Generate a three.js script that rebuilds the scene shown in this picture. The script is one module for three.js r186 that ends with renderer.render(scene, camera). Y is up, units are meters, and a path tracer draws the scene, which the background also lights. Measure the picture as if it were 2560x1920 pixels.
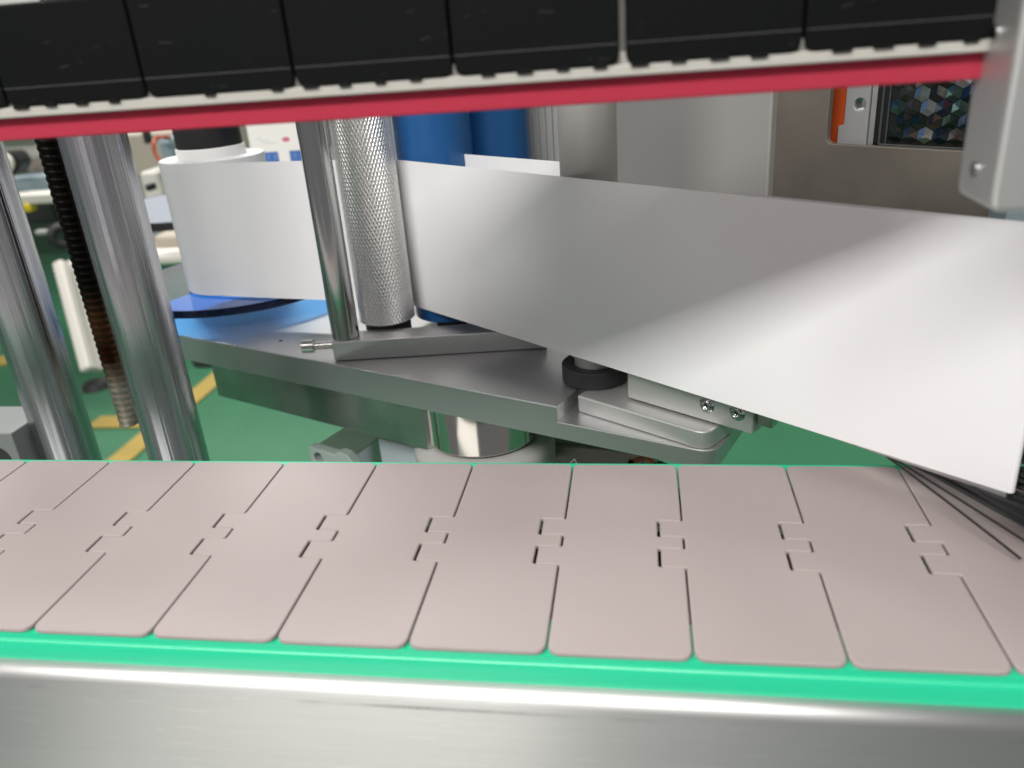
import * as THREE from 'three';
import { mergeGeometries } from 'three/addons/utils/BufferGeometryUtils.js';
import { RoundedBoxGeometry } from 'three/addons/geometries/RoundedBoxGeometry.js';
import { RectAreaLightUniformsLib } from 'three/addons/lights/RectAreaLightUniformsLib.js';

// ---------------------------------------------------------------- camera, light, exposure
// x runs along the conveyor, y is up from the conveyor's top face, z comes towards the operator. Metres.
const scene = new THREE.Scene();
const camera = new THREE.PerspectiveCamera(50.861, 4 / 3, 0.02, 60);
const eye = new THREE.Vector3(0.02533, 0.1501, 0.26426);
const right = new THREE.Vector3(0.98745, -0.072029, -0.14055), up = new THREE.Vector3(0.008816, 0.913692, -0.406312);
const back = new THREE.Vector3().crossVectors(right, up).normalize();
up.crossVectors(back, right).normalize();
camera.position.copy(eye);
camera.quaternion.setFromRotationMatrix(new THREE.Matrix4().makeBasis(right.clone().normalize(), up, back));
camera.focus = 0.335;
camera.userData.fStop = 11;
camera.updateMatrixWorld(true);

const renderer = new THREE.WebGLRenderer({ antialias: true });
renderer.toneMapping = THREE.LinearToneMapping;
renderer.toneMappingExposure = 1.0;
renderer.shadowMap.enabled = true;
renderer.outputColorSpace = THREE.SRGBColorSpace;

scene.background = new THREE.Color().setRGB(0.2, 0.202, 0.206);   // the even, pale light of the rest of the hall
RectAreaLightUniformsLib.init();
const LAMPS = [   // ceiling tubes: centre, length, along x or z, strength, seen glow
  { at: [-0.75, 1.92, 1.93], len: 2.5, along: 'x', power: 31, w: 0.62, where: 'above the operator before the conveyor' },
  { at: [-1.2, 1.92, -1.9], len: 1.5, along: 'x', power: 85, w: 0.2, where: 'behind the label roll on the left' },
  { at: [1.3, 1.92, -1.9], len: 1.5, along: 'x', power: 40, w: 0.2, where: 'behind the steel sheet on the right' },
  { at: [-2.6, 1.92, 0.3], len: 1.5, along: 'z', power: 26, w: 0.2, where: 'over the left end of the conveyor' },
  { at: [2.4, 1.92, 0.5], len: 1.5, along: 'z', power: 16, w: 0.2, where: 'over the right end of the conveyor' },
];

// ---------------------------------------------------------------- helpers
const rand = (seed => () => { seed |= 0; seed = seed + 0x6D2B79F5 | 0; let t = Math.imul(seed ^ seed >>> 15, 1 | seed); t = t + Math.imul(t ^ t >>> 7, 61 | t) ^ t; return ((t ^ t >>> 14) >>> 0) / 4294967296; })(20231);
const used = {};
function numbered(name) { const n = used[name] = (used[name] ?? -1) + 1; return n ? `${name}_${String(n).padStart(3, '0')}` : name; }
function thing(name, label, category, at = [0, 0, 0], turn = 0, group) {
  const o = new THREE.Group(); o.name = numbered(name); o.position.set(...at); o.rotation.y = turn;
  o.userData = { label, category }; if (group) o.userData.group = group;
  scene.add(o); return o;
}
function mesh(name, geos, mat, parent) {
  const list = Array.isArray(geos) ? geos : [geos];
  const g = list.length === 1 ? list[0] : mergeGeometries(list.map(q => q.index ? q.toNonIndexed() : q));
  const m = new THREE.Mesh(g, mat); m.name = parent ? name : numbered(name);
  m.castShadow = m.receiveShadow = true; (parent || scene).add(m); return m;
}
function solo(name, geos, mat, label, category, group) {
  const m = mesh(name, geos, mat); m.userData = { label, category }; if (group) m.userData.group = group; return m;
}
function struct(name, geos, mat, label, category) { const m = mesh(name, geos, mat); m.userData = { kind: 'structure', label, category }; return m; }
const move = (g, x, y, z) => g.translate(x, y, z);
function box(w, h, d, x = 0, y = 0, z = 0, r = 0.0006) {
  const rr = Math.min(r, w * 0.45, h * 0.45, d * 0.45);
  return new RoundedBoxGeometry(w, h, d, 2, rr).translate(x, y, z);
}
// outline of [x, z] points, standing from y0 to y1, with a small bevel
function slab(pts, y0, y1, bevel = 0.0006, holes = [], segments = 2) {
  const s = new THREE.Shape(pts.map(p => new THREE.Vector2(p[0], -p[1])));
  for (const h of holes) s.holes.push(new THREE.Path(h.map(p => new THREE.Vector2(p[0], -p[1]))));
  const g = new THREE.ExtrudeGeometry(s, { depth: Math.max(1e-5, y1 - y0 - 2 * bevel), bevelEnabled: bevel > 0, bevelThickness: bevel, bevelSize: bevel, bevelOffset: -bevel, bevelSegments: segments, curveSegments: 10 });
  return g.translate(0, 0, bevel).rotateX(-Math.PI / 2).translate(0, y0, 0);
}
// outline of [x, y] points, from z0 to z1
function plate(pts, z0, z1, bevel = 0.0005, holes = []) {
  const s = new THREE.Shape(pts.map(p => new THREE.Vector2(...p)));
  for (const h of holes) s.holes.push(new THREE.Path(h.map(p => new THREE.Vector2(...p))));
  return new THREE.ExtrudeGeometry(s, { depth: z1 - z0 - 2 * bevel, bevelEnabled: bevel > 0, bevelThickness: bevel, bevelSize: bevel, bevelOffset: -bevel, bevelSegments: 2 }).translate(0, 0, z0 + bevel);
}
const lathe = (pts, seg = 64) => new THREE.LatheGeometry(pts.map(p => new THREE.Vector2(Math.max(p[0], 1e-5), p[1])), seg);
// solid cylinder from y0 to y1 with eased edges
function rod(r, y0, y1, e = 0.0006, seg = 64) {
  return lathe([[0, y0], [r - e, y0], [r - e * 0.3, y0 + e * 0.3], [r, y0 + e], [r, y1 - e], [r - e * 0.3, y1 - e * 0.3], [r - e, y1], [0, y1]].map(p => p), seg);
}
function crisp(g, angle = 0.6) { const n = g.toNonIndexed(); n.computeVertexNormals(); return n; }
function ring(cx, cz, r, n = 24) { return Array.from({ length: n }, (_, k) => [cx + r * Math.cos(2 * Math.PI * k / n), cz + r * Math.sin(2 * Math.PI * k / n)]); }
function rounded(pts, radii, n = 6) {   // polygon with rounded corners
  const out = [], N = pts.length;
  pts.forEach((p, i) => {
    const r = Array.isArray(radii) ? radii[i] : radii; if (!r) { out.push(p); return; }
    const a = pts[(i + N - 1) % N], b = pts[(i + 1) % N];
    const da = [a[0] - p[0], a[1] - p[1]], db = [b[0] - p[0], b[1] - p[1]], la = Math.hypot(...da), lb = Math.hypot(...db);
    const ang = Math.acos((da[0] * db[0] + da[1] * db[1]) / la / lb), t = Math.min(r / Math.tan(ang / 2), la / 2, lb / 2);
    const A = [p[0] + da[0] / la * t, p[1] + da[1] / la * t], B = [p[0] + db[0] / lb * t, p[1] + db[1] / lb * t];
    for (let k = 0; k <= n; k++) { const u = k / n; out.push([(1 - u) ** 2 * A[0] + 2 * u * (1 - u) * p[0] + u * u * B[0], (1 - u) ** 2 * A[1] + 2 * u * (1 - u) * p[1] + u * u * B[1]]); }
  });
  return out;
}
// a point seen at (x, y) of the 2560 x 1920 photograph, so many metres off
function seen(px, py, far) {
  const f = 2019;
  return eye.clone().addScaledVector(right, (px - 1280) / f * far).addScaledVector(up, -(py - 960) / f * far).addScaledVector(back, -far);
}

// ---------------------------------------------------------------- textures
function tex(w, h, fn, { srgb = false, rx = 1, ry = 1 } = {}) {
  const d = new Uint8Array(w * h * 4);
  for (let y = 0; y < h; y++) for (let x = 0; x < w; x++) { const c = fn(x / w, y / h, x, y); const i = (y * w + x) * 4; for (let k = 0; k < 3; k++) d[i + k] = Math.max(0, Math.min(255, Math.round(255 * (Array.isArray(c) ? c[k] : c)))); d[i + 3] = 255; }
  const t = new THREE.DataTexture(d, w, h, THREE.RGBAFormat); t.wrapS = t.wrapT = THREE.RepeatWrapping; t.magFilter = THREE.LinearFilter; t.minFilter = THREE.LinearFilter;
  if (srgb) t.colorSpace = THREE.SRGBColorSpace; t.repeat.set(rx, ry); t.needsUpdate = true; return t;
}
function again(t, rx, ry) { const c = t.clone(); c.repeat.set(rx, ry); c.needsUpdate = true; return c; }
function lattice(n, m) { const a = new Float32Array(n * m); for (let i = 0; i < a.length; i++) a[i] = rand(); return (u, v) => { const x = ((u % 1) + 1) % 1 * n, y = ((v % 1) + 1) % 1 * m, i = Math.floor(x), j = Math.floor(y), s = q => q * q * (3 - 2 * q), fx = s(x - i), fy = s(y - j), g = (p, q) => a[(q % m) * n + (p % n)]; return (g(i, j) * (1 - fx) + g(i + 1, j) * fx) * (1 - fy) + (g(i, j + 1) * (1 - fx) + g(i + 1, j + 1) * fx) * fy; }; }
function cloud() { const l = [[5, 5], [11, 11], [23, 23], [47, 47]].map(q => lattice(...q)); return (u, v) => l[0](u, v) * 0.45 + l[1](u, v) * 0.28 + l[2](u, v) * 0.17 + l[3](u, v) * 0.1; }
const cloudA = cloud(), cloudB = cloud();
const streaks = [lattice(3, 170), lattice(9, 310), lattice(21, 430)];
const brushedAt = (u, v) => streaks[0](u, v) * 0.4 + streaks[1](u, v) * 0.35 + streaks[2](u, v) * 0.25;
const brushed = tex(512, 512, (u, v) => 0.35 + 0.5 * brushedAt(u, v));
const grainA = lattice(190, 190), grainB = lattice(400, 400);
const fine = tex(512, 512, (u, v) => 0.3 + 0.35 * grainA(u, v) + 0.35 * grainB(u, v));
const blotch = tex(256, 256, (u, v) => 0.45 + 0.5 * cloudA(u, v));
function scratched(base, tone, n, long, dark = 0) {   // flecks and hairlines drawn over a plain tone, as wear of the surface
  const W = 512, a = new Float32Array(W * W * 3);
  for (let y = 0; y < W; y++) for (let x = 0; x < W; x++) { const k = 1 + tone * (cloudB(x / W, y / W) - 0.5); for (let c = 0; c < 3; c++) a[(y * W + x) * 3 + c] = base[c] * k; }
  for (let i = 0; i < n; i++) { let x = rand() * W, y = rand() * W; const t = (rand() - 0.5) * 0.5, L = 1 + rand() * rand() * long, s = rand() < dark ? -0.3 : 0.16 + 0.3 * rand(); for (let k = 0; k < L; k++) { const p = ((Math.floor(y) + W) % W * W + (Math.floor(x) + W) % W) * 3; for (let c = 0; c < 3; c++) a[p + c] = Math.max(0, a[p + c] + s * (s > 0 ? 0.5 : base[c])); x += Math.cos(t); y += Math.sin(t); } }
  return (u, v, x, y) => { const p = (y * W + x) * 3; return [a[p], a[p + 1], a[p + 2]]; };
}
const std = o => new THREE.MeshStandardMaterial(o), phys = o => new THREE.MeshPhysicalMaterial(o);
const lin = (r, g, b) => new THREE.Color().setRGB(r, g, b);

// ---------------------------------------------------------------- materials
const M = {};
const slatTex = tex(512, 512, scratched([0.95, 0.955, 0.95], 0.045, 70, 1.6, 0.45), { rx: 9, ry: 9 });
M.slats = [[0.342, 0.291, 0.283], [0.338, 0.288, 0.28], [0.346, 0.294, 0.287]].map(c => std({ color: lin(...c), map: slatTex, roughness: 0.55, bumpMap: again(fine, 30, 30), bumpScale: 0.000006 }));
M.green = std({ color: lin(0.018, 0.5, 0.27), roughness: 0.52, roughnessMap: again(brushed, 4, 60), bumpMap: again(fine, 12, 50), bumpScale: 0.00002 });
const brushedSoft = tex(512, 512, (u, v) => 0.78 + 0.1 * brushedAt(u, v), { rx: 2.6, ry: 9 });
const hair = (() => {   // fine hairlines, a few bright nicks, grime along the bend
  const a = new Float32Array(1024 * 512).fill(0.9), add = (x, y, k) => { a[(y + 512) % 512 * 1024 + (x + 1024) % 1024] += k; };
  for (let i = 0; i < 2600; i++) { const y = Math.floor(rand() * 512), x = Math.floor(rand() * 1024), L = 20 + rand() * rand() * 260, k = (rand() - 0.5) * 0.1; for (let q = 0; q < L; q++) add(x + q, y, k); }
  for (let i = 0; i < 90; i++) { const y = Math.floor(rand() * 512), x = Math.floor(rand() * 1024), L = 4 + rand() * 26; for (let q = 0; q < L; q++) { add(x + q, y, 0.3); add(x + q, y + 1, 0.15); } }
  for (let x = 0; x < 1024; x++) { const c = cloudB(x / 1024, 0.3); for (let q = -7; q <= 7; q++) { const y = Math.round(512 * 0.838 + 3 * (cloudA(x / 1024, 0.6) - 0.5)) + q, t = Math.max(0, (c - 0.5) * 4) * Math.exp(-q * q / 9) * (0.5 + 0.8 * grainA(x / 300, q / 30)); add(x, y, -0.55 * Math.min(1, t)); } }
  return (u, v, x, y) => Math.min(1, Math.max(0.1, a[y * 1024 + x]));
})();
const steelMap = tex(1024, 512, hair, { rx: 3.2, ry: 10 });
M.frame = phys({ color: lin(0.66, 0.655, 0.645), metalness: 1, roughness: 0.46, roughnessMap: brushedSoft, map: steelMap, bumpMap: again(brushed, 2.6, 9), bumpScale: 0.000003, anisotropy: 0.85, anisotropyRotation: Math.PI / 2 });
M.dark = std({ color: lin(0.02, 0.02, 0.02), roughness: 0.7 });
M.alu = std({ color: lin(0.62, 0.62, 0.62), metalness: 1, roughness: 0.62, roughnessMap: again(blotch, 8, 8), bumpMap: again(fine, 16, 16), bumpScale: 0.00004 });
M.aluBright = std({ color: lin(0.56, 0.56, 0.55), metalness: 0.82, roughness: 0.48, bumpMap: again(fine, 20, 20), bumpScale: 0.00004 });
M.aluPale = std({ color: lin(0.55, 0.54, 0.52), metalness: 0.85, roughness: 0.6, roughnessMap: again(blotch, 8, 8), bumpMap: again(fine, 16, 16), bumpScale: 0.00003 });
M.steel = std({ color: lin(0.58, 0.57, 0.55), metalness: 1, roughness: 0.32, roughnessMap: again(blotch, 7, 7) });
M.steelWarm = std({ color: lin(0.225, 0.205, 0.18), metalness: 0.75, roughness: 0.62, map: tex(256, 256, (u, v) => { const k = 0.72 + 0.42 * cloudA(u, v) + 0.1 * (cloudB(u * 2, v * 2) - 0.5); return [k, k * 0.985, k * 0.96]; }, { rx: 6, ry: 6 }) });
M.chrome = phys({ color: lin(0.6, 0.605, 0.64), metalness: 1, roughness: 0.26, anisotropy: 0.9, anisotropyRotation: Math.PI / 2, roughnessMap: again(tex(256, 256, (u, v) => 0.55 + 0.45 * lattice1(u)), 1, 1) });
function lattice1(u) { return 0.5 + 0.5 * Math.sin(u * 90 + 3 * Math.sin(u * 31)); }
M.rodSteel = phys({ color: lin(0.5, 0.5, 0.5), metalness: 1, roughness: 0.16 });
M.plateAlu = std({ color: lin(0.57, 0.575, 0.575), metalness: 0.9, roughness: 0.34, bumpMap: again(fine, 40, 40), bumpScale: 0.000008 });
M.boss = phys({ color: lin(0.55, 0.52, 0.48), metalness: 1, roughness: 0.2, roughnessMap: again(brushed, 1, 30) });
M.knurl = std({ color: lin(0.86, 0.85, 0.84), metalness: 1, roughness: 0.36, bumpMap: tex(64, 64, (u, v) => { const a = Math.abs(((u + v) % 1) - 0.5) * 2, b = Math.abs(((u - v + 1) % 1) - 0.5) * 2; return Math.min(1, 1.25 * Math.min(a, b)); }, { rx: 52, ry: 46 }), bumpScale: 0.0006 });
M.blue = std({ color: lin(0.012, 0.085, 0.25), roughness: 0.45, roughnessMap: again(blotch, 2, 2), bumpMap: again(fine, 3, 3), bumpScale: 0.00003 });
M.paper = phys({ color: lin(0.735, 0.735, 0.745), roughness: 0.3, specularIntensity: 0.7, bumpMap: again(blotch, 9, 9), bumpScale: 0.00003 });
M.paperRoll = std({ color: lin(0.76, 0.755, 0.75), roughness: 0.5 });
M.rubber = std({ color: lin(0.012, 0.012, 0.013), roughness: 0.6 });
M.hub = std({ color: lin(0.012, 0.012, 0.012), roughness: 0.4 });
M.pad = phys({ color: lin(0.2, 0.2, 0.205), specularIntensity: 0.22, roughness: 0.48, map: tex(512, 512, scratched([0.022, 0.0235, 0.0245], 0.2, 60, 26), { rx: 11, ry: 11 }), bumpMap: again(brushed, 6, 12), bumpScale: 0.000003 });
M.padEdge = std({ color: lin(0.16, 0.16, 0.165), roughness: 0.35, bumpMap: again(fine, 20, 40), bumpScale: 0.0001 });
M.white = std({ color: lin(0.47, 0.455, 0.41), roughness: 0.5, bumpMap: again(fine, 10, 30), bumpScale: 0.00005 });
M.red = std({ color: lin(0.76, 0.045, 0.098), roughness: 0.85, bumpMap: again(fine, 26, 26), bumpScale: 0.0003, map: tex(256, 256, (u, v) => 0.8 + 0.25 * grainA(u, v), { rx: 22, ry: 22 }) });
M.acrylic = phys({ color: lin(0.13, 0.47, 1.0), transmission: 1, thickness: 0, roughness: 0.03, ior: 1.65 });
M.acrylicEdge = phys({ color: lin(0.004, 0.008, 0.03), roughness: 0.1 });
M.bristle = std({ color: lin(0.008, 0.008, 0.009), roughness: 0.35 });
M.floor = std({ color: lin(0.04, 0.165, 0.085), roughness: 0.38, roughnessMap: again(blotch, 0.6, 0.6), map: tex(256, 256, (u, v) => 0.8 + 0.3 * cloudA(u, v), { rx: 0.5, ry: 0.5 }) });
M.yellow = std({ color: lin(0.36, 0.26, 0.065), roughness: 0.6 });
M.machine = std({ color: lin(0.6, 0.57, 0.52), roughness: 0.55 });
M.machineGrey = std({ color: lin(0.3, 0.3, 0.29), roughness: 0.55 });
M.beige = std({ color: lin(0.38, 0.34, 0.28), roughness: 0.6 });
M.slate = std({ color: lin(0.26, 0.33, 0.37), roughness: 0.4 });
M.painted = std({ color: lin(0.36, 0.352, 0.335), metalness: 0.35, roughness: 0.48, bumpMap: again(fine, 12, 12), bumpScale: 0.00002 });
M.gusset = std({ color: lin(0.5, 0.52, 0.48), metalness: 1, roughness: 0.24, map: tex(256, 256, (u, v) => 0.55 + 0.6 * cloudB(u, v), { rx: 9, ry: 9 }) });
M.castGrey = std({ color: lin(0.2, 0.215, 0.21), roughness: 0.55, metalness: 0.3 });
M.plateGrey = std({ color: lin(0.36, 0.365, 0.37), metalness: 0.5, roughness: 0.45 });
M.orange = std({ color: lin(0.36, 0.05, 0.006), roughness: 0.5 });
M.lamp = std({ color: lin(0.9, 0.9, 0.9), emissive: lin(1, 0.98, 0.94), emissiveIntensity: 1 });
M.lampBody = std({ color: lin(0.7, 0.7, 0.7), roughness: 0.5 });

// ---------------------------------------------------------------- the hall: floor, ceiling tubes
const FLOOR = -0.85;
{
  const g = new THREE.PlaneGeometry(24, 12, 1, 1).rotateX(-Math.PI / 2).translate(0, FLOOR, -5.4);
  const uv = g.attributes.uv; for (let i = 0; i < uv.count; i++) uv.setXY(i, uv.getX(i) * 24, uv.getY(i) * 12);
  struct('floor', g, M.floor, 'green painted factory floor far below the machine', 'floor');
  const strip = (x0, z0, x1, z1) => box(x1 - x0, 0.004, z1 - z0, (x0 + x1) / 2, FLOOR + 0.004, (z0 + z1) / 2, 0.0005);
  const wallM = std({ color: lin(0.3, 0.285, 0.25), roughness: 0.8, map: tex(128, 128, (u, v) => 0.8 + 0.25 * cloudA(u, v), { rx: 0.4, ry: 0.4 }) });
  struct('wall', box(14, 4.5, 0.2, -1, FLOOR + 2.25, -5.2, 0.01), wallM, 'dim beige far wall of the hall behind the machines', 'wall');
  struct('floor_marking', [strip(-1.42, -2.35, -1.35, -1.2), strip(-1.62, -1.765, -1.421, -1.69), strip(-3.2, -2.29, -2.3, -2.2)], M.yellow, 'yellow lines painted on the green factory floor', 'floor marking');
}
for (const L of LAMPS) {
  const o = thing('ceiling_light', `white ceiling light panel out of the picture, ${L.where}`, 'light', L.at, L.along === 'z' ? Math.PI / 2 : 0, 'light panels on the hall ceiling');
  mesh('housing', box(L.len + 0.06, 0.05, L.w + 0.05, 0, 0.035, 0, 0.004), M.lampBody, o);
  const face = mesh('diffuser', box(L.len, 0.018, L.w, 0, 0, 0, 0.004), M.lamp, o);
  face.material = std({ color: lin(0.9, 0.9, 0.9), emissive: lin(1, 0.992, 0.98), emissiveIntensity: 1.2 });
  const l = new THREE.RectAreaLight(0xfffcf8, L.power, L.len, L.w); l.position.set(0, -0.012, 0); l.rotation.x = -Math.PI / 2; l.name = 'tube_light_glow'; o.add(l);
}

// ---------------------------------------------------------------- conveyor with a slat chain
const P = 0.0381, W = 0.0998;
{
  const conv = thing('slat_conveyor', 'beige plastic slat chain conveyor between green strips over a brushed steel side', 'conveyor');
  const z1 = 0.0367, z2 = 0.0460, z3 = 0.0520, z4 = 0.0616, tab = 0.0074, g = 0.00024, s = 0.0001;
  const outline = rounded([
    [g, 0], [P - g, 0],
    [P - g, z1 + s], [P - tab - 0.00062, z1 + s], [P - tab - 0.00062, z2 - s], [P - g, z2 - s], [P - g, z3 + s], [P - tab - 0.00062, z3 + s], [P - tab - 0.00062, z4 - s], [P - g, z4 - s],
    [P - g, W], [g, W],
    [g, z4], [-tab + g, z4 - 2 * s], [-tab + g, z3 + 2 * s], [g * 1.4, z3 + 2 * s], [g * 1.4, z2 - 2 * s], [-tab + g, z2 - 2 * s], [-tab + g, z1 + 2 * s], [g, z1],
  ].map(p => p), [0.0026, 0.0026, ...Array(8).fill(0.0008), 0.0036, 0.0036, ...Array(8).fill(0.0008)], 4);
  const geo = slab(outline, -0.0016, 0, 0.00055, [], 4);
  for (let k = -14; k <= 10; k++) {
    const m = mesh('slat', geo, M.slats[(k + 20) % 3], conv);
    m.position.set(k * P, (k % 2 ? 0.00004 : 0), 0);
  }
  const L = 0.98, cx = -0.06;
  const gp = [[0.085, -0.0101], [0.085, -0.0017], [0.0988, -0.0016], [0.0994, -0.0018], [0.0997, -0.0034], [0.1004, -0.0038], [0.1008, -0.0044], [0.1011, -0.0101]];
  const gs = new THREE.ExtrudeGeometry(new THREE.Shape(gp.map(p => new THREE.Vector2(...p))), { depth: L, bevelEnabled: false }).rotateY(-Math.PI / 2).translate(cx + L / 2, 0, 0);
  mesh('wear_strip', planarUV(smooth(gs, 0.75), 'x', 'y'), M.green, conv);
  mesh('wear_strip', [box(L, 0.0075, 0.0165, cx, -0.002 - 0.0038, 0.0037, 0.0006)], M.green, conv);
  // hold strips under the slats keep the rear one below the chain
  const prof = [];
  const rB = 0.0042, zt = 0.0985, yt = -0.0101, zf = 0.1056;
  prof.push([zt - 0.012, yt]);
  for (let k = 0; k <= 8; k++) { const a = Math.PI / 2 * k / 8; prof.push([zf - rB + rB * Math.sin(a), yt - rB + rB * Math.cos(a)]); }
  prof.push([zf, -0.11], [zf - 0.002, -0.11], [zf - 0.002, yt - rB]);
  prof.push([zf - rB, yt - 0.002], [zt - 0.012, yt - 0.002]);
  const sh = new THREE.Shape(prof.map(p => new THREE.Vector2(p[0], p[1])));
  const side = new THREE.ExtrudeGeometry(sh, { depth: L, bevelEnabled: false, curveSegments: 8 }).rotateY(-Math.PI / 2).translate(cx + L / 2, 0, 0);
  // rotateY(-90): shape x (=z) goes to +z, depth to -x
  const sideG = smooth(side, 0.7);
  planarUV(sideG, 'x', 'y');
  mesh('side_panel', sideG, M.frame, conv);
  mesh('rear_side_panel', box(L, 0.05, 0.003, cx, -0.035, -0.0045, 0.0008), M.aluPale, conv);
  const curl = new THREE.CatmullRomCurve3([[-0.0017, -0.0016, -0.004], [-0.0006, -0.0012, -0.0042], [0.0001, -0.0002, -0.0043], [0.0005, -0.0009, -0.004], [0.001, -0.0018, -0.0036]].map(p => new THREE.Vector3(...p)));
  mesh('plastic_burr', new THREE.TubeGeometry(curl, 20, 0.00007, 5), M.white, conv);
  mesh('bed_plate', box(L, 0.003, 0.1, cx, -0.03, 0.051, 0.0005), M.dark, conv);
}
function planarUV(g, a, b, k = 1) { const p = g.attributes.position, ix = { x: 0, y: 1, z: 2 }; const uv = new Float32Array(p.count * 2); for (let i = 0; i < p.count; i++) { uv[2 * i] = p.array[3 * i + ix[a]] * k; uv[2 * i + 1] = p.array[3 * i + ix[b]] * k; } g.setAttribute('uv', new THREE.BufferAttribute(uv, 2)); return g; }
function smooth(g, crease) {   // averaged normals where faces meet at less than the crease angle
  const n = g.index ? g.toNonIndexed() : g; n.deleteAttribute('normal'); n.computeVertexNormals();
  const p = n.attributes.position, nn = n.attributes.normal, map = new Map(), out = new Float32Array(nn.count * 3);
  const key = i => [0, 1, 2].map(k => Math.round(p.array[3 * i + k] * 1e6)).join();
  for (let i = 0; i < p.count; i++) { const k = key(i); (map.get(k) || map.set(k, []).get(k)).push(i); }
  const a = new THREE.Vector3(), b = new THREE.Vector3(), c = Math.cos(crease);
  for (const l of map.values()) for (const i of l) { const s = new THREE.Vector3(); a.fromBufferAttribute(nn, i); for (const j of l) { b.fromBufferAttribute(nn, j); if (a.dot(b) > c) s.add(b); } s.normalize(); s.toArray(out, 3 * i); }
  n.setAttribute('normal', new THREE.BufferAttribute(out, 3)); return n;
}

{
  const c = thing('white_crate', 'white crate standing before the conveyor, seen only mirrored in its steel side', 'crate');
  mesh('body', box(0.55, 0.42, 1.2, -0.34, -0.64, 1.1, 0.02), std({ color: lin(0.82, 0.82, 0.8), roughness: 0.6 }), c);
}

// ---------------------------------------------------------------- hold-down belt across the top
{
  const belt = thing('pressing_belt', 'black padded pressing belt with a red foam strip over the conveyor', 'belt');
  const x0 = -0.0165, p = 0.0384, yb = 0.1413, yt = 0.1647, yc = 0.1458, zf = 0.07;
  for (let k = -8; k <= 2; k++) {
    const a = x0 + k * p + 0.0003 + (k === 1 ? 0.0004 : 0), b = x0 + (k + 1) * p - 0.0003 - (k === 0 ? 0.0004 : 0);
    const lower = plate(rounded([[a, yb], [b, yb], [b, yt], [a, yt]], [0.0024, 0.0024, 0.0006, 0.0006], 5), 0.0615, zf - 0.00025, 0.0004);
    const face = plate([[a + 0.00005, yc], [b - 0.00005, yc], [b - 0.00005, yt - 0.0003], [a + 0.00005, yt - 0.0003]], zf - 0.0012, zf, 0.00022);
    const teeth = [];
    for (let q = Math.ceil((a + 0.003) / 0.00855); q * 0.00855 < b - 0.003; q++) if (rand() < 0.86) teeth.push(box(0.0026 + 0.0016 * rand(), 0.0009, 0.003, q * 0.00855 + 0.0004 * (rand() - 0.5), yb + 0.0001 - 0.0002 * rand(), zf - 0.0013, 0.0003));
    mesh('pad', [lower, face, ...teeth], M.pad, belt);
    const rim = mesh('pad_ridge', box(b - a - 0.0004, 0.00013, 0.0002, (a + b) / 2, yc - 0.00002, zf - 0.00012, 0.00005), M.padEdge, belt);
  }
  mesh('backing_strip', [box(0.42, 0.0026, 0.0375, -0.108, 0.14015, 0.0507, 0.0005), box(0.42, 0.0032, 0.021, -0.108, 0.1424, 0.0576, 0.0004), box(0.0022, 0.02, 0.006, x0 + p, 0.153, 0.0612, 0.0003)], M.white, belt);
  mesh('foam_strip', box(0.415, 0.0055, 0.0345, -0.108, 0.136, 0.0498, 0.0006), M.red, belt);
  mesh('carrier', [box(0.42, 0.018, 0.022, -0.108, 0.1535, 0.046, 0.001), box(0.225, 0.03, 0.022, -0.0125, 0.158, 0.0455, 0.001), box(0.15, 0.07, 0.021, -0.05, 0.177, 0.0455, 0.001)], M.dark, belt);
  const br = thing('end_bracket', 'pale aluminium bracket block at the right end of the black pressing belt', 'bracket');
  const o = rounded([[0.0978, 0.1077], [0.1085, 0.1077], [0.1085, 0.215], [0.0978, 0.215]], [0.003, 0, 0, 0], 4);
  mesh('body', plate(o, 0.0625, 0.0825, 0.0012), M.aluBright, br);
  for (const y of [0.1152, 0.1425]) mesh('screw', new THREE.CylinderGeometry(0.0016, 0.0016, 0.001, 20).rotateZ(Math.PI / 2).translate(0.0977, y, 0.072), M.rodSteel, br);
}

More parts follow.
